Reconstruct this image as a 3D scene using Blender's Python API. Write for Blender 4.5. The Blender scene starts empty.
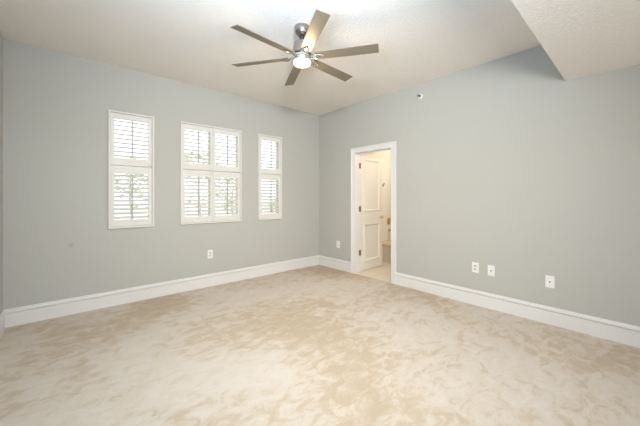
import bpy, bmesh, math, random
from mathutils import Vector, Matrix
random.seed(7)
SC = bpy.context.scene
COL = SC.collection
PI = math.pi
R_ = math.radians

# ------------------------------------------------------------------ camera
CAM_Z = 1.27
cam_d = bpy.data.cameras.new('camera')
cam_d.sensor_width = 36.0
cam_d.lens = 293.63 / 640 * 36
cam_d.shift_y = (197.15 - 213.0) / 640
cam_d.clip_start = 0.02
cam_d.clip_end = 300
cam = bpy.data.objects.new('camera', cam_d)
COL.objects.link(cam)
cam.location = (0, 0, CAM_Z)
cam.rotation_euler = (PI / 2, 0, R_(48.542 - 90))
SC.camera = cam

# ------------------------------------------------------------------ world, lights, exposure
SC.view_settings.view_transform = 'Standard'
SC.view_settings.look = 'None'
SC.view_settings.gamma = 1
SC.view_settings.use_curve_mapping = False
SC.view_settings.exposure = 0.06

w = bpy.data.worlds.new('daylight')
SC.world = w
w.use_nodes = True
bg = w.node_tree.nodes['Background']
bg.inputs[0].default_value = (0.93, 0.97, 1.0, 1)
bg.inputs[1].default_value = 1.75


def area(name, loc, look, sx, sy, power, col, spread=180):
    d = bpy.data.lights.new(name, 'AREA')
    d.shape = 'RECTANGLE'
    d.size, d.size_y = sx, sy
    d.energy = power
    d.color = col
    d.spread = R_(spread)
    o = bpy.data.objects.new(name, d)
    COL.objects.link(o)
    o.location = loc
    o.rotation_euler = (Vector(look) - Vector(loc)).to_track_quat('-Z', 'Y').to_euler()
    return o


def bulb(name, loc, power, col, rad):
    d = bpy.data.lights.new(name, 'POINT')
    d.energy = power
    d.color = col
    d.shadow_soft_size = rad
    o = bpy.data.objects.new(name, d)
    COL.objects.link(o)
    o.location = loc
    return o


# added warm fill light, shining in through the made-up opening behind the camera
area('back_fill', (1.75, -1.72, 1.2), (1.75, 2.0, 1.2), 3.0, 2.1, 6, (1.0, 0.92, 0.80))
# the photographer's flash, just above the camera
area('flash', (0.32, 0.14, 2.18), (3.35, 3.85, 0.75), 0.22, 0.22, 60, (1.0, 0.975, 0.92), 122)
# second flash head, bounced off the ceiling
area('bounce_flash', (0.38, 0.78, 1.90), (0.75, 1.05, 3.0), 0.45, 0.45, 42, (0.36, 0.66, 1.0), 150)
# sun behind the house, lighting the garden
sd = bpy.data.lights.new('sun', 'SUN')
sd.energy = 3.2
sd.angle = R_(1)
sd.color = (1.0, 0.95, 0.88)
sun = bpy.data.objects.new('sun', sd)
COL.objects.link(sun)
sun.rotation_euler = Vector((0.25, 0.45, -1.0)).to_track_quat('-Z', 'Y').to_euler()
# lamp in the bathroom
bulb('bathroom_bulb', (4.45, 2.35, 2.2), 14, (1.0, 0.84, 0.66), 0.12)
bulb('tub_wall_fill', (5.25, 3.0, 2.3), 9, (1.0, 0.92, 0.80), 0.08)  # added fill without a fixture, brightens the wall over the tub

# ------------------------------------------------------------------ materials


def mat(name, col, rough=0.6, metal=0.0, spec=0.5, emit=None, estr=0.0):
    m = bpy.data.materials.new(name)
    m.use_nodes = True
    b = m.node_tree.nodes['Principled BSDF']
    b.inputs['Base Color'].default_value = (*col, 1)
    b.inputs['Roughness'].default_value = rough
    b.inputs['Metallic'].default_value = metal
    b.inputs['Specular IOR Level'].default_value = spec
    if emit:
        b.inputs['Emission Color'].default_value = (*emit, 1)
        b.inputs['Emission Strength'].default_value = estr
    return m


def N(m, t, **kw):
    n = m.node_tree.nodes.new(t)
    for k, v in kw.items():
        setattr(n, k, v)
    return n


def L(m, a, b):
    m.node_tree.links.new(a, b)


def texco(m, scale=(1, 1, 1), rot=(0, 0, 0)):
    t = N(m, 'ShaderNodeTexCoord')
    mp = N(m, 'ShaderNodeMapping')
    mp.inputs['Scale'].default_value = scale
    mp.inputs['Rotation'].default_value = rot
    L(m, t.outputs['Object'], mp.inputs['Vector'])
    return mp.outputs[0]


def noise(m, vec, scale, detail=2, rough=0.5, dist=0.0):
    n = N(m, 'ShaderNodeTexNoise')
    n.inputs['Scale'].default_value = scale
    n.inputs['Detail'].default_value = detail
    n.inputs['Roughness'].default_value = rough
    n.inputs['Distortion'].default_value = dist
    L(m, vec, n.inputs['Vector'])
    return n.outputs['Fac']


def ramp(m, fac, stops):
    r = N(m, 'ShaderNodeValToRGB')
    els = r.color_ramp.elements
    while len(els) < len(stops):
        els.new(0.5)
    for e, (p, c) in zip(els, stops):
        e.position = p
        e.color = (*c, 1) if len(c) == 3 else c
    L(m, fac, r.inputs[0])
    return r.outputs[0]


def bump(m, fac, strength, dist):
    b = N(m, 'ShaderNodeBump')
    b.inputs['Strength'].default_value = strength
    b.inputs['Distance'].default_value = dist
    L(m, fac, b.inputs['Height'])
    L(m, b.outputs[0], m.node_tree.nodes['Principled BSDF'].inputs['Normal'])


def base(m, out):
    L(m, out, m.node_tree.nodes['Principled BSDF'].inputs['Base Color'])


WALLC = (0.477, 0.4735, 0.441)
m_wall = mat('wall_paint', WALLC, 0.55, spec=0.25)
v = texco(m_wall)
bump(m_wall, noise(m_wall, v, 160, 2), 0.05, 0.002)

# window wall carries one small scuff
m_wallw = mat('wall_paint_scuffed', WALLC, 0.55, spec=0.25)
v = texco(m_wallw)
bump(m_wallw, noise(m_wallw, v, 160, 2), 0.05, 0.002)
vd = N(m_wallw, 'ShaderNodeVectorMath', operation='DISTANCE')
vd.inputs[1].default_value = (0.085, 4.18, 0.75)
L(m_wallw, v, vd.inputs[0])
base(m_wallw, ramp(m_wallw, vd.outputs['Value'], [(0.0, (0.40, 0.40, 0.38)), (0.018, (0.42, 0.42, 0.40)), (0.035, WALLC)]))

m_ceil = mat('ceiling_paint', (0.89, 0.83, 0.765), 0.8, spec=0.1)
v = texco(m_ceil)
bump(m_ceil, ramp(m_ceil, noise(m_ceil, v, 55, 4, 0.6, 0.6), [(0.42, (0, 0, 0)), (0.6, (1, 1, 1))]), 0.35, 0.006)

m_trim = mat('trim_paint', (0.74, 0.725, 0.71), 0.35, spec=0.4)
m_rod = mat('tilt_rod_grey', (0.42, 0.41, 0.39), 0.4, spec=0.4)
m_shut = mat('shutter_paint', (0.72, 0.70, 0.66), 0.4, spec=0.4)
m_door = mat('door_paint', (0.80, 0.765, 0.71), 0.35, spec=0.4)
m_plate = mat('outlet_plastic', (0.82, 0.81, 0.79), 0.35, spec=0.5)
m_slot = mat('slot_dark', (0.05, 0.045, 0.04), 0.6)
m_face = mat('socket_face', (0.55, 0.53, 0.50), 0.4)
m_brassd = mat('aged_brass', (0.33, 0.22, 0.09), 0.42, 0.9)
m_brass = mat('brass', (0.75, 0.55, 0.20), 0.22, 1.0)
m_nickel = mat('brushed_nickel', (0.40, 0.365, 0.335), 0.22, 0.97)
v = texco(m_nickel, (1, 1, 60))
bump(m_nickel, noise(m_nickel, v, 30, 2), 0.08, 0.001)
m_chrome = mat('polished_nickel', (0.75, 0.73, 0.70), 0.14, 1.0)
m_blade = mat('blade_laminate', (0.20, 0.165, 0.115), 0.34, 0.2, spec=0.5)
m_black = mat('black_rubber', (0.02, 0.02, 0.02), 0.5)
m_lamp = mat('lamp_diffuser', (0.95, 0.93, 0.88), 0.4, emit=(1.0, 0.86, 0.62), estr=4.0)
m_tub = mat('tub_enamel', (0.74, 0.60, 0.44), 0.2, spec=0.6)
m_bwall = mat('bathroom_paint', (0.86, 0.82, 0.73), 0.6, spec=0.2)
m_tile = mat('bathroom_tile', (0.74, 0.66, 0.54), 0.3)
v = texco(m_tile)
bt = N(m_tile, 'ShaderNodeTexBrick')
bt.offset = 0.0
bt.inputs['Color1'].default_value = (0.76, 0.68, 0.56, 1)
bt.inputs['Color2'].default_value = (0.72, 0.64, 0.52, 1)
bt.inputs['Mortar'].default_value = (0.60, 0.52, 0.42, 1)
bt.inputs['Scale'].default_value = 1.0
bt.inputs['Mortar Size'].default_value = 0.004
bt.inputs['Brick Width'].default_value = 0.33
bt.inputs['Row Height'].default_value = 0.33
L(m_tile, v, bt.inputs['Vector'])
base(m_tile, bt.outputs['Color'])

# thin clear glass
m_glass = bpy.data.materials.new('window_glass')
m_glass.use_nodes = True
nt = m_glass.node_tree
nt.nodes.remove(nt.nodes['Principled BSDF'])
tr = N(m_glass, 'ShaderNodeBsdfTransparent')
gl = N(m_glass, 'ShaderNodeBsdfGlossy')
gl.inputs['Roughness'].default_value = 0.02
fr = N(m_glass, 'ShaderNodeFresnel')
fr.inputs['IOR'].default_value = 1.25
mx = N(m_glass, 'ShaderNodeMixShader')
L(m_glass, fr.outputs[0], mx.inputs[0])
L(m_glass, tr.outputs[0], mx.inputs[1])
L(m_glass, gl.outputs[0], mx.inputs[2])
L(m_glass, mx.outputs[0], nt.nodes['Material Output'].inputs[0])

# carpet: tan pile with paler patches where the pile is brushed the other way
m_carpet = mat('carpet_pile', (0.6, 0.47, 0.34), 0.95, spec=0.05)
v = texco(m_carpet, (1, 1, 1))
v2 = texco(m_carpet, (1.0, 1.5, 1), (0, 0, R_(35)))
v1 = texco(m_carpet, (1, 1, 1))
v1.node.inputs['Location'].default_value = (3.1, 0.4, 0)
n1 = noise(m_carpet, v1, 0.6, 3, 0.55, 0.4)
n2 = noise(m_carpet, v2, 7.0, 6, 0.66, 0.7)
n3 = noise(m_carpet, v, 130, 2, 0.6)
ma = N(m_carpet, 'ShaderNodeMath', operation='MULTIPLY_ADD')
L(m_carpet, n1, ma.inputs[0])
ma.inputs[1].default_value = 0.55
ma.inputs[2].default_value = -0.02
mb = N(m_carpet, 'ShaderNodeMath', operation='MULTIPLY_ADD')
L(m_carpet, n2, mb.inputs[0])
mb.inputs[1].default_value = 0.5
L(m_carpet, ma.outputs[0], mb.inputs[2])
cr = ramp(m_carpet, mb.outputs[0], [(0.42, (0.55, 0.445, 0.33)), (0.485, (0.605, 0.505, 0.395)), (0.515, (0.655, 0.57, 0.475)), (0.60, (0.69, 0.615, 0.54))])
mm = N(m_carpet, 'ShaderNodeMix', data_type='RGBA', blend_type='MULTIPLY')
mm.inputs[0].default_value = 0.35
L(m_carpet, cr, mm.inputs[6])
L(m_carpet, ramp(m_carpet, n3, [(0.3, (0.72, 0.70, 0.68)), (0.7, (1, 1, 1))]), mm.inputs[7])
base(m_carpet, mm.outputs[2])
bump(m_carpet, n3, 0.5, 0.006)

m_leaf = mat('leaves', (0.46, 0.52, 0.36), 0.5)
m_bark = mat('bark', (0.42, 0.38, 0.32), 0.9)
v = texco(m_bark, (1, 1, 0.3))
bump(m_bark, noise(m_bark, v, 20, 4), 0.6, 0.02)
m_lawn = mat('pale_paving', (0.6, 0.59, 0.56), 0.95)
v = texco(m_lawn)
base(m_lawn, ramp(m_lawn, noise(m_lawn, v, 3, 4), [(0.35, (0.46, 0.46, 0.42)), (0.65, (0.54, 0.53, 0.50))]))
m_ext = mat('stucco', (0.6, 0.56, 0.5), 0.9)

# ------------------------------------------------------------------ mesh helpers


def obj(name, bm, m, parent=None, smooth=False, kind=None, bevel=0.0):
    me = bpy.data.meshes.new(name)
    bmesh.ops.recalc_face_normals(bm, faces=bm.faces)
    bm.to_mesh(me)
    bm.free()
    me.materials.append(m)
    if smooth:
        for p in me.polygons:
            p.use_smooth = True
        try:
            me.set_sharp_from_angle(angle=R_(38))
        except Exception:
            pass
    o = bpy.data.objects.new(name, me)
    COL.objects.link(o)
    if parent:
        o.parent = parent
    if kind:
        o['kind'] = kind
    if bevel:
        b = o.modifiers.new('bevel', 'BEVEL')
        b.width = bevel
        b.segments = 2
        b.limit_method = 'ANGLE'
    return o


def box(bm, x0, x1, y0, y1, z0, z1, M=None):
    vs = [bm.verts.new((x, y, z)) for z in (z0, z1) for y in (y0, y1) for x in (x0, x1)]
    for f in ((0, 1, 3, 2), (4, 6, 7, 5), (0, 4, 5, 1), (2, 3, 7, 6), (0, 2, 6, 4), (1, 5, 7, 3)):
        bm.faces.new([vs[i] for i in f])
    if M is not None:
        bmesh.ops.transform(bm, matrix=M, verts=vs)
    return vs


def lathe(bm, prof, seg=32, M=None):
    rings = []
    allv = []
    for r, z in prof:
        if r < 1e-6:
            vv = [bm.verts.new((0, 0, z))]
        else:
            vv = [bm.verts.new((r * math.cos(2 * PI * i / seg), r * math.sin(2 * PI * i / seg), z)) for i in range(seg)]
        rings.append(vv)
        allv += vv
    for a, b in zip(rings, rings[1:]):
        for i in range(seg):
            j = (i + 1) % seg
            if len(a) == 1 and len(b) == 1:
                continue
            if len(a) == 1:
                bm.faces.new((a[0], b[i], b[j]))
            elif len(b) == 1:
                bm.faces.new((a[i], a[j], b[0]))
            else:
                bm.faces.new((a[i], a[j], b[j], b[i]))
    if M is not None:
        bmesh.ops.transform(bm, matrix=M, verts=allv)
    return allv


def tube(bm, pts, rads, seg=10):
    rings = []
    for i, p in enumerate(pts):
        p = Vector(p)
        a = Vector(pts[max(i - 1, 0)])
        b = Vector(pts[min(i + 1, len(pts) - 1)])
        q = (b - a).to_track_quat('Z', 'Y')
        r = rads[i] if isinstance(rads, (list, tuple)) else rads
        rings.append([bm.verts.new(p + q @ Vector((r * math.cos(2 * PI * k / seg), r * math.sin(2 * PI * k / seg), 0))) for k in range(seg)])
    for a, b in zip(rings, rings[1:]):
        for k in range(seg):
            j = (k + 1) % seg
            bm.faces.new((a[k], a[j], b[j], b[k]))
    bm.faces.new(rings[0])
    bm.faces.new(list(reversed(rings[-1])))


def sweep(bm, prof, rect, mapf, closed=True):
    """mitred frame. prof = [(outward offset, thickness)], rect = (u0,u1,z0,z1); mapf(u,z,t)->xyz. open = legs stop at z0"""
    u0, u1, z0, z1 = rect
    rows = []
    for o, t in prof:
        if closed:
            c = [(u0 - o, z0 - o), (u0 - o, z1 + o), (u1 + o, z1 + o), (u1 + o, z0 - o)]
        else:
            c = [(u0 - o, z0), (u0 - o, z1 + o), (u1 + o, z1 + o), (u1 + o, z0)]
        rows.append([bm.verts.new(mapf(u, z, t)) for u, z in c])
    n = len(rows)
    for i in range(n):
        a, b = rows[i], rows[(i + 1) % n]
        for k in range(4 if closed else 3):
            j = (k + 1) % 4
            bm.faces.new((a[k], a[j], b[j], b[k]))
    if not closed:
        bm.faces.new([r[0] for r in rows])
        bm.faces.new([r[3] for r in reversed(rows)])


def wall(name, u0, u1, z0, z1, t0, t1, holes, mapf, m):
    us = sorted({u0, u1, *[h[0] for h in holes], *[h[1] for h in holes]})
    zs = sorted({z0, z1, *[h[2] for h in holes], *[h[3] for h in holes]})
    solid = {}
    for i in range(len(us) - 1):
        for k in range(len(zs) - 1):
            cu, cz = (us[i] + us[i + 1]) / 2, (zs[k] + zs[k + 1]) / 2
            solid[i, k] = not any(h[0] < cu < h[1] and h[2] < cz < h[3] for h in holes)
    bm = bmesh.new()
    cache = {}

    def V(u, z, t):
        key = (u, z, t)
        if key not in cache:
            cache[key] = bm.verts.new(mapf(u, z, t))
        return cache[key]
    for (i, k), s in solid.items():
        if not s:
            continue
        a, b, c, d = us[i], us[i + 1], zs[k], zs[k + 1]
        for t in (t0, t1):
            bm.faces.new((V(a, c, t), V(b, c, t), V(b, d, t), V(a, d, t)))
        for di, dk, e in ((-1, 0, (a, c, a, d)), (1, 0, (b, c, b, d)), (0, -1, (a, c, b, c)), (0, 1, (a, d, b, d))):
            if not solid.get((i + di, k + dk), False):
                p, q, r, s2 = e
                bm.faces.new((V(p, q, t0), V(r, s2, t0), V(r, s2, t1), V(p, q, t1)))
    return obj(name, bm, m, kind='structure')


def empty(name, loc, rz=0.0, **props):
    o = bpy.data.objects.new(name, None)
    COL.objects.link(o)
    o.location = loc
    o.rotation_euler = (0, 0, rz)
    o.empty_display_size = 0.1
    for k, val in props.items():
        o[k] = val
    return o


def mirror_tree(root, loc, rz=None, **props):
    r = root.copy()
    COL.objects.link(r)
    r.location = loc
    if rz is not None:
        r.rotation_euler = (0, 0, rz)
    for k, val in props.items():
        r[k] = val
    for ch in list(root.children):
        c = ch.copy()
        COL.objects.link(c)
        c.parent = r
        for g in list(ch.children):
            d = g.copy()
            COL.objects.link(d)
            d.parent = c
    return r


# ------------------------------------------------------------------ room shell
YW, XR, XL, YB, H = 4.18, 3.668, -0.42, -1.6, 2.817
T_ = 0.11
mapW = lambda u, z, t: (u, YW + t, z)      # window wall, t outward
mapR = lambda u, z, t: (XR + t, u, z)      # door wall
mapL = lambda u, z, t: (XL - t, u, z)
mapB = lambda u, z, t: (u, YB - t, z)

WIN = [(0.412, 0.884), (1.196, 2.075), (2.366, 2.815)]
WZ0, WZ1, WZM = 0.900, 2.284, 1.645
holesW = [(a + 0.012, b - 0.012, WZ0 + 0.012, WZ1 - 0.012) for a, b in WIN]
wall('wall_window_side', XL - T_, XR + 0.13, -0.1, H + 0.1, 0.0, T_, holesW, mapW, m_wallw)
DY0, DY1, DZ = 2.560, 3.262, 2.0
wall('wall_door_side', YB - T_, YW, -0.1, H + 0.1, 0.0, 0.13, [(DY0 - 0.018, DY1 + 0.03, -0.1, DZ + 0.018)], mapR, m_wall)
wall('wall_left', YB - T_, YW, -0.1, H + 0.1, 0.0, T_, [], mapL, m_wall)
BX0, BX1 = 0.2, 3.3
wall('wall_back', XL, XR, -0.1, H + 0.1, 0.0, T_, [(BX0, BX1, 0.04, 2.2)], mapB, m_wall)

bm = bmesh.new()
box(bm, XL, XR, YB, YW, -0.1, 0.0)
obj('floor', bm, m_carpet, kind='structure')
bm = bmesh.new()
box(bm, XL, XR, YB, YW, H, H + 0.1)
obj('ceiling', bm, m_ceil, kind='structure')

# dropped part of the ceiling over the near end of the room
bm = bmesh.new()
zs = 2.392
edge = [(XR, 0.556), (1.924, 0.533), (XL, 0.50)]
lo = [bm.verts.new((x, y, zs)) for x, y in edge] + [bm.verts.new((XL, YB, zs)), bm.verts.new((XR, YB, zs))]
hi = [bm.verts.new((q.co.x, q.co.y, H)) for q in lo]
bm.faces.new(lo)
bm.faces.new(hi)
for i in range(5):
    j = (i + 1) % 5
    bm.faces.new((lo[i], lo[j], hi[j], hi[i]))
obj('ceiling_soffit', bm, m_ceil, kind='structure')

# baseboards
BB = [(0, 0), (0.016, 0), (0.016, 0.128), (0.013, 0.132), (0.007, 0.133), (0.007, 0.139), (0.022, 0.140), (0.024, 0.145), (0.022, 0.152), (0.013, 0.158), (0.011, 0.170), (0.007, 0.175), (0, 0.175)]


def baseboard(name, p0, p1, nrm, parent=None, mitre=(0, 0)):
    bm = bmesh.new()
    d = (Vector(p1) - Vector(p0)).normalized()
    rows = []
    for o, z in BB:
        a = Vector(p0) + Vector(nrm) * o + d * (o * mitre[0])
        b = Vector(p1) + Vector(nrm) * o - d * (o * mitre[1])
        rows.append((bm.verts.new((a.x, a.y, z)), bm.verts.new((b.x, b.y, z))))
    n = len(rows)
    for i in range(n):
        j = (i + 1) % n
        bm.faces.new((rows[i][0], rows[i][1], rows[j][1], rows[j][0]))
    bm.faces.new([r[0] for r in rows])
    bm.faces.new([r[1] for r in reversed(rows)])
    return obj(name, bm, m_trim, kind='structure')


CW = 0.087
baseboard('baseboard_window_side', (XL, YW), (XR, YW), (0, -1), mitre=(1, 1))
baseboard('baseboard_door_side', (XR, DY1 + CW), (XR, YW), (-1, 0), mitre=(0, 1))
baseboard('baseboard_door_side', (XR, YB), (XR, DY0 - CW), (-1, 0), mitre=(1, 0))
baseboard('baseboard_left', (XL, YB), (XL, YW), (1, 0), mitre=(1, 1))
baseboard('baseboard_back', (XL, YB), (BX0 - 0.08, YB), (0, 1), mitre=(1, 0))

# ------------------------------------------------------------------ windows behind the shutters
for i, (a, b) in enumerate(WIN):
    a2, b2, c2, d2 = a + 0.012, b - 0.012, WZ0 + 0.012, WZ1 - 0.012
    w_ = empty('window_%d' % (i + 1), ((a + b) / 2, YW + 0.075, WZ0), kind='structure')
    bm = bmesh.new()
    mp = lambda u, z, t, cx=(a + b) / 2: (u - cx, t, z - WZ0)
    sweep(bm, [(0, -0.02), (0, 0.03), (-0.03, 0.03), (-0.03, -0.02)], (a2, b2, c2, d2), mp)
    hw = (b2 - a2) / 2
    box(bm, -hw + .03, hw - .03, -0.015, 0.02, WZM - WZ0 - 0.018, WZM - WZ0 + 0.018)
    if i == 1:
        box(bm, -0.03, 0.03, -0.015, 0.025, 0.06, d2 - WZ0 - 0.03)
    obj('window_frame', bm, m_trim, w_)
    bm = bmesh.new()
    sweep(bm, [(0, -0.073), (0, -0.021), (-0.006, -0.021), (-0.006, -0.073)], (a2, b2, c2, d2), mp)
    obj('window_lining', bm, m_trim, w_)
    bm = bmesh.new()
    box(bm, -hw + 0.03, hw - 0.03, 0.0, 0.005, 0.06, d2 - WZ0 - 0.03)
    obj('glass', bm, m_glass, w_)

# unseen glazed opening added in the back wall to let the fill light in
w_ = empty('window_4', ((BX0 + BX1) / 2, YB - 0.08, 0.04), kind='structure')
bm = bmesh.new()
mp = lambda u, z, t: (u - (BX0 + BX1) / 2, t, z - 0.04)
sweep(bm, [(0, -0.04), (0, 0.06), (-0.06, 0.06), (-0.06, -0.04)], (BX0, BX1, 0.04, 2.2), mp)
box(bm, -0.04, 0.04, -0.03, 0.03, 0.06, 2.1)
obj('window_frame', bm, m_trim, w_)
bm = bmesh.new()
box(bm, -1.49, 1.49, -0.003, 0.003, 0.06, 2.1)
obj('glass', bm, m_glass, w_)

# ------------------------------------------------------------------ plantation shutters


def louvers(x0, x1, z0, z1, n, tilt, y):
    bm = bmesh.new()
    pitch = (z1 - z0) / n
    wd, th = 0.064, 0.010
    for k in range(n):
        zc = z0 + pitch * (k + 0.5)
        ring = []
        for q in range(12):
            a = 2 * PI * q / 12
            yy = wd / 2 * math.cos(a)
            zz = th / 2 * math.sin(a)
            ring.append((yy * math.cos(tilt) - zz * math.sin(tilt), yy * math.sin(tilt) + zz * math.cos(tilt)))
        A = [bm.verts.new((x0, y + p, zc + q)) for p, q in ring]
        B = [bm.verts.new((x1, y + p, zc + q)) for p, q in ring]
        for q in range(12):
            r = (q + 1) % 12
            bm.faces.new((A[q], A[r], B[r], B[q]))
        bm.faces.new(A)
        bm.faces.new(list(reversed(B)))
    return bm


def shutter_panel(root, x0, x1, z0, z1, st, rt, rb, n, tilt):
    """x, z local to root; panel board between y -0.012 and 0.018"""
    bm = bmesh.new()
    sl, sr = st
    box(bm, x0, x0 + sl, -0.012, 0.018, z0, z1)
    box(bm, x1 - sr, x1, -0.012, 0.018, z0, z1)
    box(bm, x0 + sl, x1 - sr, -0.010, 0.016, z1 - rt, z1)
    box(bm, x0 + sl, x1 - sr, -0.010, 0.016, z0, z0 + rb)
    p = obj('shutter_panel', bm, m_shut, root, bevel=0.002)
    a, b, c, d = x0 + sl, x1 - sr, z0 + rb, z1 - rt
    obj('louvers', louvers(a, b, c, d, n, tilt, 0.004), m_shut, p, smooth=True)
    bm = bmesh.new()
    xc = (a + b) / 2
    pitch = (d - c) / n
    yr = 0.004 - 0.031 * math.cos(tilt)
    zo = -0.031 * math.sin(tilt)
    box(bm, xc - 0.006, xc + 0.006, yr - 0.016, yr - 0.004, c + pitch * 0.25, d - pitch * 0.2 + zo * 0.3)
    for k in range(n):
        zc = c + pitch * (k + .5) + zo
        box(bm, xc - 0.001, xc + 0.001, yr - 0.005, yr + 0.004, zc - 0.001, zc + 0.001)
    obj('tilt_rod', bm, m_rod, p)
    return p


labels = ['narrow white plantation shutter nearest the left wall, over the scuffed wall',
          'widest white plantation shutter, with four louvered panels, above the lone wall outlet',
          'narrow white plantation shutter nearest the corner by the bathroom door']
for i, (a, b) in enumerate(WIN):
    cx = (a + b) / 2
    root = empty('plantation_shutter', (cx, YW, WZ0), label=labels[i], category='window shutter', group='plantation shutters on the window wall')
    hw = (b - a) / 2
    hh = WZ1 - WZ0
    zm = WZM - WZ0
    bm = bmesh.new()
    fw = 0.022
    sweep(bm, [(0, 0.03), (0, -0.022), (0.004, -0.026), (fw - 0.004, -0.026), (fw, -0.022), (fw, -0.0005), (fw * 0 + 0.012, -0.0005), (0.012, 0.03)][:8],
          (-hw + fw, hw - fw, fw, hh - fw), lambda u, z, t: (u, min(t, -0.0005), z))
    obj('shutter_frame', bm, m_shut, root)
    ncol = 2 if i == 1 else 1
    xs = -hw + fw + 0.002
    wcol = (2 * (hw - fw) - 0.004) / ncol
    for c in range(ncol):
        x0 = xs + c * wcol + (0.0015 if c else 0)
        x1 = xs + (c + 1) * wcol - (0.0015 if c < ncol - 1 else 0)
        st = (0.036, 0.036)
        shutter_panel(root, x0, x1, zm + 0.0035, hh - fw - 0.002, st, 0.064, 0.086, 9, R_(23))
        shutter_panel(root, x0, x1, fw + 0.002, zm - 0.0035, st, 0.088, 0.078, 11, R_(23))

# ------------------------------------------------------------------ door 1: casing, jamb, open leaf
d1 = empty('door_1', (XR, (DY0 + DY1) / 2, 0), kind='structure')
yc = (DY0 + DY1) / 2
mp = lambda u, z, t: (-t, u - yc, z)
bm = bmesh.new()
sweep(bm, [(0.0, 0.0), (0.0, 0.011), (0.006, 0.014), (0.040, 0.014), (0.046, 0.018), (0.068, 0.020), (0.074, 0.026), (0.082, 0.026), (0.087, 0.020), (0.087, 0.0)],
      (DY0, DY1, 0.0, DZ), mp, closed=False)
obj('door_casing', bm, m_trim, d1)
bm = bmesh.new()
# jamb lining with stop; the hinge side is rebated
box(bm, 0, 0.132, DY0 - 0.018 - yc, DY0 - yc, 0, DZ + 0.018)
box(bm, 0, 0.132, DY1 + 0.012 - yc, DY1 + 0.03 - yc, 0, DZ + 0.018)
box(bm, 0, 0.132, DY0 - yc, DY1 + 0.012 - yc, DZ, DZ + 0.018)
box(bm, 0.0, 0.085, DY1 - yc, DY1 + 0.012 - yc, 0, DZ)
box(bm, 0.05, 0.085, DY0 - yc, DY0 + 0.012 - yc, 0, DZ)
box(bm, 0.05, 0.085, DY0 + 0.012 - yc, DY1 - yc, DZ - 0.012, DZ)
obj('door_jamb', bm, m_trim, d1)

# leaf: local x from hinge to latch edge, y thickness (0..0.035), opened into the bathroom
DW, DT = 0.685, 0.035
ang = R_(4.5)
Mleaf = Matrix.Translation((0.140, DY1 + 0.014 - yc, 0.0)) @ Matrix.Rotation(ang, 4, 'Z')
bm = bmesh.new()
panels = [(0.105, DW - 0.105, 1.03, 1.925), (0.105, DW - 0.105, 0.165, 0.80)]
box(bm, 0, DW, 0.006, DT - 0.006, 0.008, 1.985)


def stile(x0, x1, z0, z1):
    box(bm, x0, x1, 0.0, 0.0065, z0, z1)
    box(bm, x0, x1, DT - 0.0065, DT, z0, z1)


stile(0, 0.105, 0.008, 1.985)
stile(DW - 0.105, DW, 0.008, 1.985)
stile(0.105, DW - 0.105, 0.008, 0.165)
stile(0.105, DW - 0.105, 0.80, 1.03)
stile(0.105, DW - 0.105, 1.925, 1.985)
for (a, b, c, d) in panels:
    for s in (0, 1):
        f = (lambda u, z, t: (u, -t, z)) if s == 0 else (lambda u, z, t: (u, DT + t, z))
        sweep(bm, [(0.008, -0.001), (0.008, 0.010), (-0.004, 0.014), (-0.014, 0.009), (-0.026, -0.002), (-0.030, -0.006), (-0.01, -0.007)], (a, b, c, d), f)
bmesh.ops.transform(bm, matrix=Mleaf, verts=bm.verts)
leaf = obj('door_leaf', bm, m_door, d1)
# knob
bm = bmesh.new()
prof = [(0, 0.0), (0.024, 0.0), (0.024, 0.004), (0.012, 0.008), (0.009, 0.025), (0.018, 0.032), (0.022, 0.042), (0.017, 0.052), (0, 0.056)]
for s in (-1, 1):
    M = Matrix.Translation((DW - 0.06, 0 if s < 0 else DT, 0.905)) @ Matrix.Rotation(PI / 2 * (1 if s < 0 else -1), 4, 'X')
    lathe(bm, prof, 24, M)
bmesh.ops.transform(bm, matrix=Mleaf, verts=bm.verts)
k = obj('door_knob', bm, m_brass, leaf, smooth=True)
for hz in (0.33, 1.07, 1.80):
    bm = bmesh.new()
    yj = DY1 + 0.012 - yc
    box(bm, 0.094, 0.134, yj - 0.0025, yj, hz - 0.045, hz + 0.045)
    tube(bm, [(0.137, yj - 0.006, hz - 0.047), (0.137, yj - 0.006, hz + 0.047)], 0.0055)
    box(bm, 0.1375, 0.1395, yj - 0.003, yj + 0.034, hz - 0.045, hz + 0.045)
    for dz in (-0.03, 0, 0.03):
        lathe(bm, [(0, 0.001), (0.004, 0.001), (0.004, 0)], 8, Matrix.Translation((0.108, yj - 0.0025, hz + dz)) @ Matrix.Rotation(PI / 2, 4, 'X'))
    obj('hinge', bm, m_brassd, leaf)

# ------------------------------------------------------------------ bathroom beyond the door
BXa, BXb, BYa, BYb, BH = XR + 0.13, 5.72, 1.0, 3.72, 2.5
bm = bmesh.new()
box(bm, XR, BXb, BYa, BYb, -0.06, 0.0)
fl = obj('floor_bathroom', bm, m_tile, kind='structure')
fl.location.z = 0.001
bm = bmesh.new()
box(bm, BXa, BXb, BYa, BYb, BH, BH + 0.08)
obj('ceiling_bathroom', bm, m_bwall, kind='structure')
bm = bmesh.new()
box(bm, BXa, BXb + 0.1, BYb, BYb + 0.1, -0.06, BH + 0.08)
obj('wall_bathroom_end', bm, m_bwall, kind='structure')
bm = bmesh.new()
box(bm, BXb, BXb + 0.1, BYa, BYb, -0.06, BH + 0.08)
obj('wall_bathroom_far', bm, m_bwall, kind='structure')
bm = bmesh.new()
box(bm, BXa, BXb + 0.1, BYa - 0.1, BYa, -0.06, BH + 0.08)
obj('wall_bathroom_near', bm, m_bwall, kind='structure')

# bathtub
tub = empty('bathtub', (5.19, 2.95, 0), label='beige built-in bathtub seen through the open door', category='bathtub')
TX, TY, TZ = 0.47, 0.765, 0.365


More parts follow.
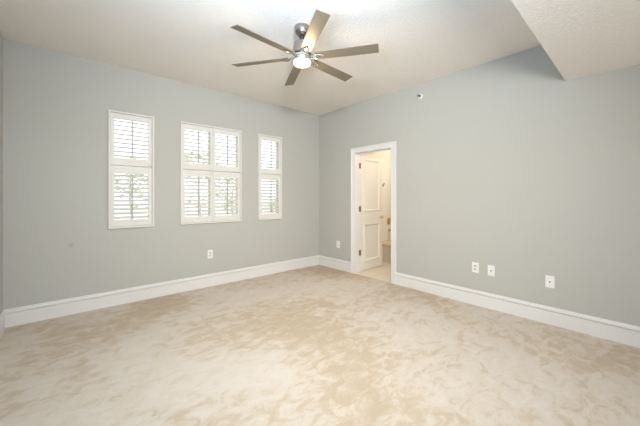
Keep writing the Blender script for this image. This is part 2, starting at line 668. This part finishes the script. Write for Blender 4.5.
def rr(hx, hy, r, z, n=6):
    out = []
    for cx, cy, a0 in ((hx - r, hy - r, 0), (-hx + r, hy - r, 90), (-hx + r, -hy + r, 180), (hx - r, -hy + r, 270)):
        for k in range(n + 1):
            a = R_(a0 + 90 * k / n)
            out.append((cx + r * math.cos(a), cy + r * math.sin(a), z))
    return out


bm = bmesh.new()
rings = [rr(TX - .02, TY, .02, 0.002), rr(TX - .02, TY, .02, TZ - .05), rr(TX, TY, .02, TZ - .035), rr(TX, TY, .02, TZ - .005), rr(TX - .008, TY - .008, .02, TZ),
         rr(TX - .07, TY - .09, .12, TZ), rr(TX - .085, TY - .11, .13, TZ - .02), rr(TX - .13, TY - .2, .16, 0.12), rr(TX - .19, TY - .3, .14, 0.07)]
rv = [[bm.verts.new(p) for p in r] for r in rings]
for a, b in zip(rv, rv[1:]):
    for i in range(len(a)):
        j = (i + 1) % len(a)
        bm.faces.new((a[i], a[j], b[j], b[i]))
bm.faces.new(rv[-1])
bm.faces.new(rv[0])
obj('tub_body', bm, m_tub, tub, smooth=True)
bm = bmesh.new()
lathe(bm, [(0, 0.006), (0.03, 0.005), (0.035, 0.0)], 20, Matrix.Translation((0, 0.38, 0.0715)))
obj('drain', bm, m_brass, tub, smooth=True)

MY = Matrix.Rotation(PI / 2, 4, 'X')   # lathe axis towards -y
fx = empty('bathtub_faucet', (5.25, BYb, 0.56), label='brass spout on the wall low above the bathtub', category='faucet')
bm = bmesh.new()
lathe(bm, [(0, 0.0), (0.03, 0.0), (0.03, 0.006), (0.018, 0.01)], 20, MY)
tube(bm, [(0, -0.005, 0), (0, -0.06, 0.0), (0, -0.11, -0.008), (0, -0.135, -0.03), (0, -0.138, -0.045)], [0.018, 0.018, 0.017, 0.015, 0.014], 14)
obj('spout', bm, m_brass, fx, smooth=True)
fv = empty('shower_valve', (5.245, BYb, 0.76), label='large brass mixer valve on the wall above the spout', category='shower valve')
bm = bmesh.new()
lathe(bm, [(0, 0.0), (0.07, 0.0), (0.07, 0.006), (0.05, 0.012), (0.03, 0.016), (0.026, 0.05), (0.0, 0.052)], 28, MY)
obj('valve_plate', bm, m_brass, fv, smooth=True)
bm = bmesh.new()
tube(bm, [(0, -0.045, 0), (0, -0.06, 0.02), (0, -0.07, 0.09)], [0.012, 0.01, 0.008], 10)
obj('handle', bm, m_brass, fv, smooth=True)
hk = empty('robe_hook', (5.0, BYb, 1.53), label='small brass hook high on the bathroom wall beside the door edge', category='hook')
bm = bmesh.new()
lathe(bm, [(0, 0.0), (0.022, 0.0), (0.022, 0.005), (0.01, 0.009)], 18, MY)
obj('hook_plate', bm, m_brassd, hk, smooth=True)
bm = bmesh.new()
tube(bm, [(0, -0.005, 0), (0, -0.04, -0.012), (0, -0.055, 0.0), (0, -0.06, 0.03)], [0.008, 0.008, 0.008, 0.01], 10)
tube(bm, [(0, -0.012, -0.004), (0, -0.03, -0.035), (0, -0.045, -0.04)], [0.007, 0.007, 0.008], 10)
obj('hook_arm', bm, m_brassd, hk, smooth=True)

# ------------------------------------------------------------------ outlets and wall plates


def plate(loc, rz, kind, label, group=None):
    """local: plate lies in the xz plane facing -y"""
    root = empty('wall_outlet' if kind == 'duplex' else 'cable_plate', loc, rz, label=label, category='wall outlet' if kind == 'duplex' else 'cable plate')
    if group:
        root['group'] = group
    bm = bmesh.new()
    hw, hh = 0.037, 0.060
    A = [bm.verts.new(p) for p in ((-hw, 0, -hh), (hw, 0, -hh), (hw, 0, hh), (-hw, 0, hh))]
    B = [bm.verts.new(p) for p in ((-hw, -0.003, -hh), (hw, -0.003, -hh), (hw, -0.003, hh), (-hw, -0.003, hh))]
    C = [bm.verts.new((q.co.x * 0.91, -0.0065, q.co.z * 0.94)) for q in B]
    for P, Q in ((A, B), (B, C)):
        for i in range(4):
            j = (i + 1) % 4
            bm.faces.new((P[i], P[j], Q[j], Q[i]))
    bm.faces.new(A)
    bm.faces.new(C)
    obj('cover_plate', bm, m_plate, root)
    if kind == 'duplex':
        for s in (-1, 1):
            bm = bmesh.new()
            zc = s * 0.0195
            vs = []
            for t in (-0.0065, -0.0085):
                vs.append([bm.verts.new((0.0165 * math.cos(a) if abs(math.cos(a)) < .97 else math.copysign(.0165, math.cos(a)), t, zc + max(-0.0125, min(0.0125, 0.0165 * math.sin(a))))) for a in [2 * PI * q / 24 for q in range(24)]])
            for q in range(24):
                r = (q + 1) % 24
                bm.faces.new((vs[0][q], vs[0][r], vs[1][r], vs[1][q]))
            bm.faces.new(vs[1])
            sock = obj('socket', bm, m_face, root)
            bm = bmesh.new()
            box(bm, -0.0075, -0.0055, -0.0092, -0.0084, zc - 0.002, zc + 0.007)
            box(bm, 0.0055, 0.0075, -0.0092, -0.0084, zc - 0.001, zc + 0.006)
            lathe(bm, [(0, 0.0092), (0.0025, 0.0092), (0.0025, 0.0084)], 10, Matrix.Translation((0, 0, zc - 0.007)) @ MY)
            obj('slots', bm, m_slot, sock)
        bm = bmesh.new()
        lathe(bm, [(0, 0.0078), (0.003, 0.0074), (0.0033, 0.0062)], 12, MY)
        obj('screw', bm, m_face, root)
    else:
        bm = bmesh.new()
        lathe(bm, [(0, 0.006), (0.007, 0.006), (0.007, 0.009), (0.0055, 0.009), (0.0055, 0.018), (0.002, 0.018), (0.002, 0.0165), (0, 0.0165)], 16, MY)
        obj('coax_jack', bm, m_slot if kind == 'coax_dark' else m_nickel, root)
        for s in (-1, 1):
            bm = bmesh.new()
            lathe(bm, [(0, 0.0078), (0.003, 0.0074), (0.0033, 0.0062)], 12, Matrix.Translation((0, 0, s * 0.042)) @ MY)
            obj('screw', bm, m_face, root)
    return root


RZ = R_(-90)     # faces -x on the door wall:  local -y -> world -x
plate((1.598, YW, 0.456), 0, 'duplex', 'white duplex outlet on the window wall, low below the widest shutter')
plate((XR, 3.667, 0.440), RZ, 'duplex', 'white duplex outlet between the corner and the bathroom door')
plate((XR, 1.382, 0.440), RZ, 'duplex', 'white duplex outlet right of the bathroom door, leftmost of three wall plates')
plate((XR, 1.213, 0.434), RZ, 'coax_dark', 'white cable plate with a dark centre jack, middle of three wall plates')
plate((XR, 0.678, 0.424), RZ, 'coax', 'white cable plate with a grey centre jack, standing alone farthest right')

# sidewall sprinkler head
sp = empty('fire_sprinkler', (XR, 2.088, 2.640), RZ, label='small round white fire sprinkler high on the door wall near the ceiling', category='fire sprinkler')
bm = bmesh.new()
lathe(bm, [(0.013, 0.0), (0.035, 0.0), (0.035, 0.006), (0.031, 0.010), (0.022, 0.016), (0.013, 0.014)], 28, MY)
obj('escutcheon', bm, m_plate, sp, smooth=True)
bm = bmesh.new()
lathe(bm, [(0, 0.0), (0.0128, 0.0), (0.0128, 0.010), (0.007, 0.014), (0.007, 0.024), (0, 0.024)], 18, MY)
box(bm, -0.010, -0.007, -0.052, -0.012, -0.002, 0.002)
box(bm, 0.007, 0.010, -0.052, -0.012, -0.002, 0.002)
box(bm, -0.010, 0.010, -0.055, -0.051, -0.002, 0.002)
obj('sprinkler_body', bm, m_slot, sp)
bm = bmesh.new()
box(bm, -0.012, 0.012, -0.058, -0.055, -0.012, 0.010)
box(bm, -0.012, 0.012, -0.058, -0.030, 0.010, 0.012)
obj('deflector', bm, m_nickel, sp)

# ------------------------------------------------------------------ ceiling fan
FX, FY = 1.647, 2.111
fan = empty('ceiling_fan', (FX, FY, H), label='six-blade brushed nickel ceiling fan with a lit round lamp', category='ceiling fan')
bm = bmesh.new()
lathe(bm, [(0, 0), (0.070, 0), (0.071, -0.012), (0.068, -0.040), (0.058, -0.066), (0.040, -0.082), (0.022, -0.088), (0, -0.088)], 40)
obj('canopy', bm, m_nickel, fan, smooth=True)
bm = bmesh.new()
lathe(bm, [(0, -0.084), (0.020, -0.086), (0.024, -0.094), (0.018, -0.104), (0, -0.106)], 24)
obj('ball_joint', bm, m_black, fan, smooth=True)
bm = bmesh.new()
tube(bm, [(0, 0, -0.10), (0, 0, -0.15)], 0.0125, 20)
obj('downrod', bm, m_nickel, fan, smooth=True)
bm = bmesh.new()
lathe(bm, [(0, -0.128), (0.030, -0.130), (0.062, -0.138), (0.076, -0.150), (0.084, -0.200), (0.088, -0.245), (0.080, -0.252), (0, -0.252)], 40)
obj('motor_housing', bm, m_nickel, fan, smooth=True)
bm = bmesh.new()
lathe(bm, [(0, -0.2535), (0.070, -0.2535), (0.072, -0.285), (0.098, -0.290), (0.108, -0.302), (0.106, -0.316), (0.096, -0.324), (0.081, -0.324), (0.081, -0.316), (0, -0.316)], 44)
obj('light_ring', bm, m_chrome, fan, smooth=True)
bm = bmesh.new()
lathe(bm, [(0, -0.3165), (0.079, -0.3165), (0.079, -0.328), (0.074, -0.338), (0.058, -0.345), (0.033, -0.348), (0, -0.349)], 40)
obj('light_diffuser', bm, m_lamp, fan, smooth=True)
BZ = 2.542 - H
pitchM = Matrix.Rotation(R_(-12.7), 4, 'X')


def blade_bm():
    bm = bmesh.new()
    rows = []
    st = [(0.125, 0.092), (0.20, 0.096), (0.40, 0.102), (0.667, 0.107), (0.684, 0.106)]
    for r, wd in st:
        sh = 0.0
        rows.append([bm.verts.new(p) for p in ((r + sh, -wd / 2, -0.003), (r - sh, wd / 2, -0.003), (r - sh, wd / 2, 0.003), (r + sh, -wd / 2, 0.003))])
    for a, b in zip(rows, rows[1:]):
        for i in range(4):
            j = (i + 1) % 4
            bm.faces.new((a[i], a[j], b[j], b[i]))
    bm.faces.new(rows[0])
    bm.faces.new(rows[-1])
    bmesh.ops.transform(bm, matrix=pitchM, verts=bm.verts)
    return bm


def bracket_bm():
    bm = bmesh.new()
    # forked arm under the blade root: two prongs meeting at a rounded plate
    for s in (-1, 1):
        tube(bm, [(0.085, s * 0.018, 0.010), (0.115, s * 0.024, -0.004), (0.150, s * 0.024, -0.010), (0.185, s * 0.012, -0.010), (0.205, 0.0, -0.010)], [0.007, 0.007, 0.006, 0.006, 0.005], 8)
    box(bm, 0.135, 0.200, -0.013, 0.013, -0.0085, -0.0032)
    for q in (0.145, 0.19):
        lathe(bm, [(0, -0.012), (0.005, -0.011), (0.006, -0.008)], 12, Matrix.Translation((q, 0, 0)))
    bmesh.ops.transform(bm, matrix=pitchM, verts=bm.verts)
    return bm


for k in range(6):
    a = R_(4.45 + 60 * k)
    if k == 0:
        b0 = obj('blade', blade_bm(), m_blade, fan, bevel=0.0012)
        b0.location = (0, 0, BZ)
        b0.rotation_euler = (0, 0, a)
        br0 = obj('blade_bracket', bracket_bm(), m_chrome, b0, smooth=True)
    else:
        b = b0.copy()
        COL.objects.link(b)
        b.parent = fan
        b.rotation_euler = (0, 0, a)
        br = br0.copy()
        COL.objects.link(br)
        br.parent = b
fb = bulb('fan_bulb', (0, 0, -0.41), 6, (1.0, 0.74, 0.44), 0.05)
fb.parent = fan

# ------------------------------------------------------------------ outside: lawn and garden trees
bm = bmesh.new()
box(bm, -40, 60, YW + T_, 90, -0.5, -0.35)
obj('ground_outside', bm, m_lawn, kind='structure')


def tree(x, y, h, r, nleaf, label, seed):
    rnd = random.Random(seed)
    root = empty('garden_tree', (x, y, -0.35), label=label, category='tree', group='trees outside the windows')
    bm = bmesh.new()
    tube(bm, [(0, 0, -0.02), (0.04, 0.02, h * 0.3), (-0.03, 0, h * 0.55), (0.02, 0, h * 0.9)], [0.05, 0.04, 0.03, 0.01], 9)
    tips = []
    for k in range(14):
        a = rnd.uniform(0, 2 * PI)
        z0 = h * rnd.uniform(0.4, 0.8)
        rr_ = r * rnd.uniform(0.55, 1.0)
        p = (rr_ * math.cos(a), rr_ * math.sin(a), min(h, z0 + rnd.uniform(0.1, 0.35) * h * 0.5))
        tube(bm, [(0, 0, z0), (p[0] * .5, p[1] * .5, z0 + (p[2] - z0) * .4), p], [0.016, 0.010, 0.004], 6)
        tips.append(Vector(p))
        tips.append(Vector((p[0] * .6, p[1] * .6, p[2])))
    obj('trunk', bm, m_bark, root)
    bm = bmesh.new()
    for k in range(nleaf):
        c = rnd.choice(tips) + Vector([rnd.gauss(0, r * 0.2) for _ in range(3)])
        s = rnd.uniform(0.05, 0.09)
        q = Matrix.Translation(c) @ Matrix.Rotation(rnd.uniform(0, 6.3), 4, 'Z') @ Matrix.Rotation(rnd.uniform(-1.2, 1.2), 4, 'X')
        vs = [bm.verts.new(q @ Vector(p)) for p in ((-s, 0, 0), (-s * .3, s * .45, .01), (s, 0, 0), (-s * .3, -s * .45, .01))]
        bm.faces.new(vs)
    obj('foliage', bm, m_leaf, root)


tree(1.75, 11.5, 3.0, 0.8, 600, 'leafy green tree outside, seen through the shutter nearest the left wall', 1)
tree(3.3, 9.5, 3.2, 0.7, 600, 'leafy green tree outside, seen through the left half of the widest shutter', 2)
tree(5.1, 11.0, 2.5, 0.8, 600, 'low green tree outside, seen through the right half of the widest shutter', 3)
tree(7.6, 12.0, 2.1, 0.6, 350, 'low green tree outside, seen through the shutter nearest the corner', 4)
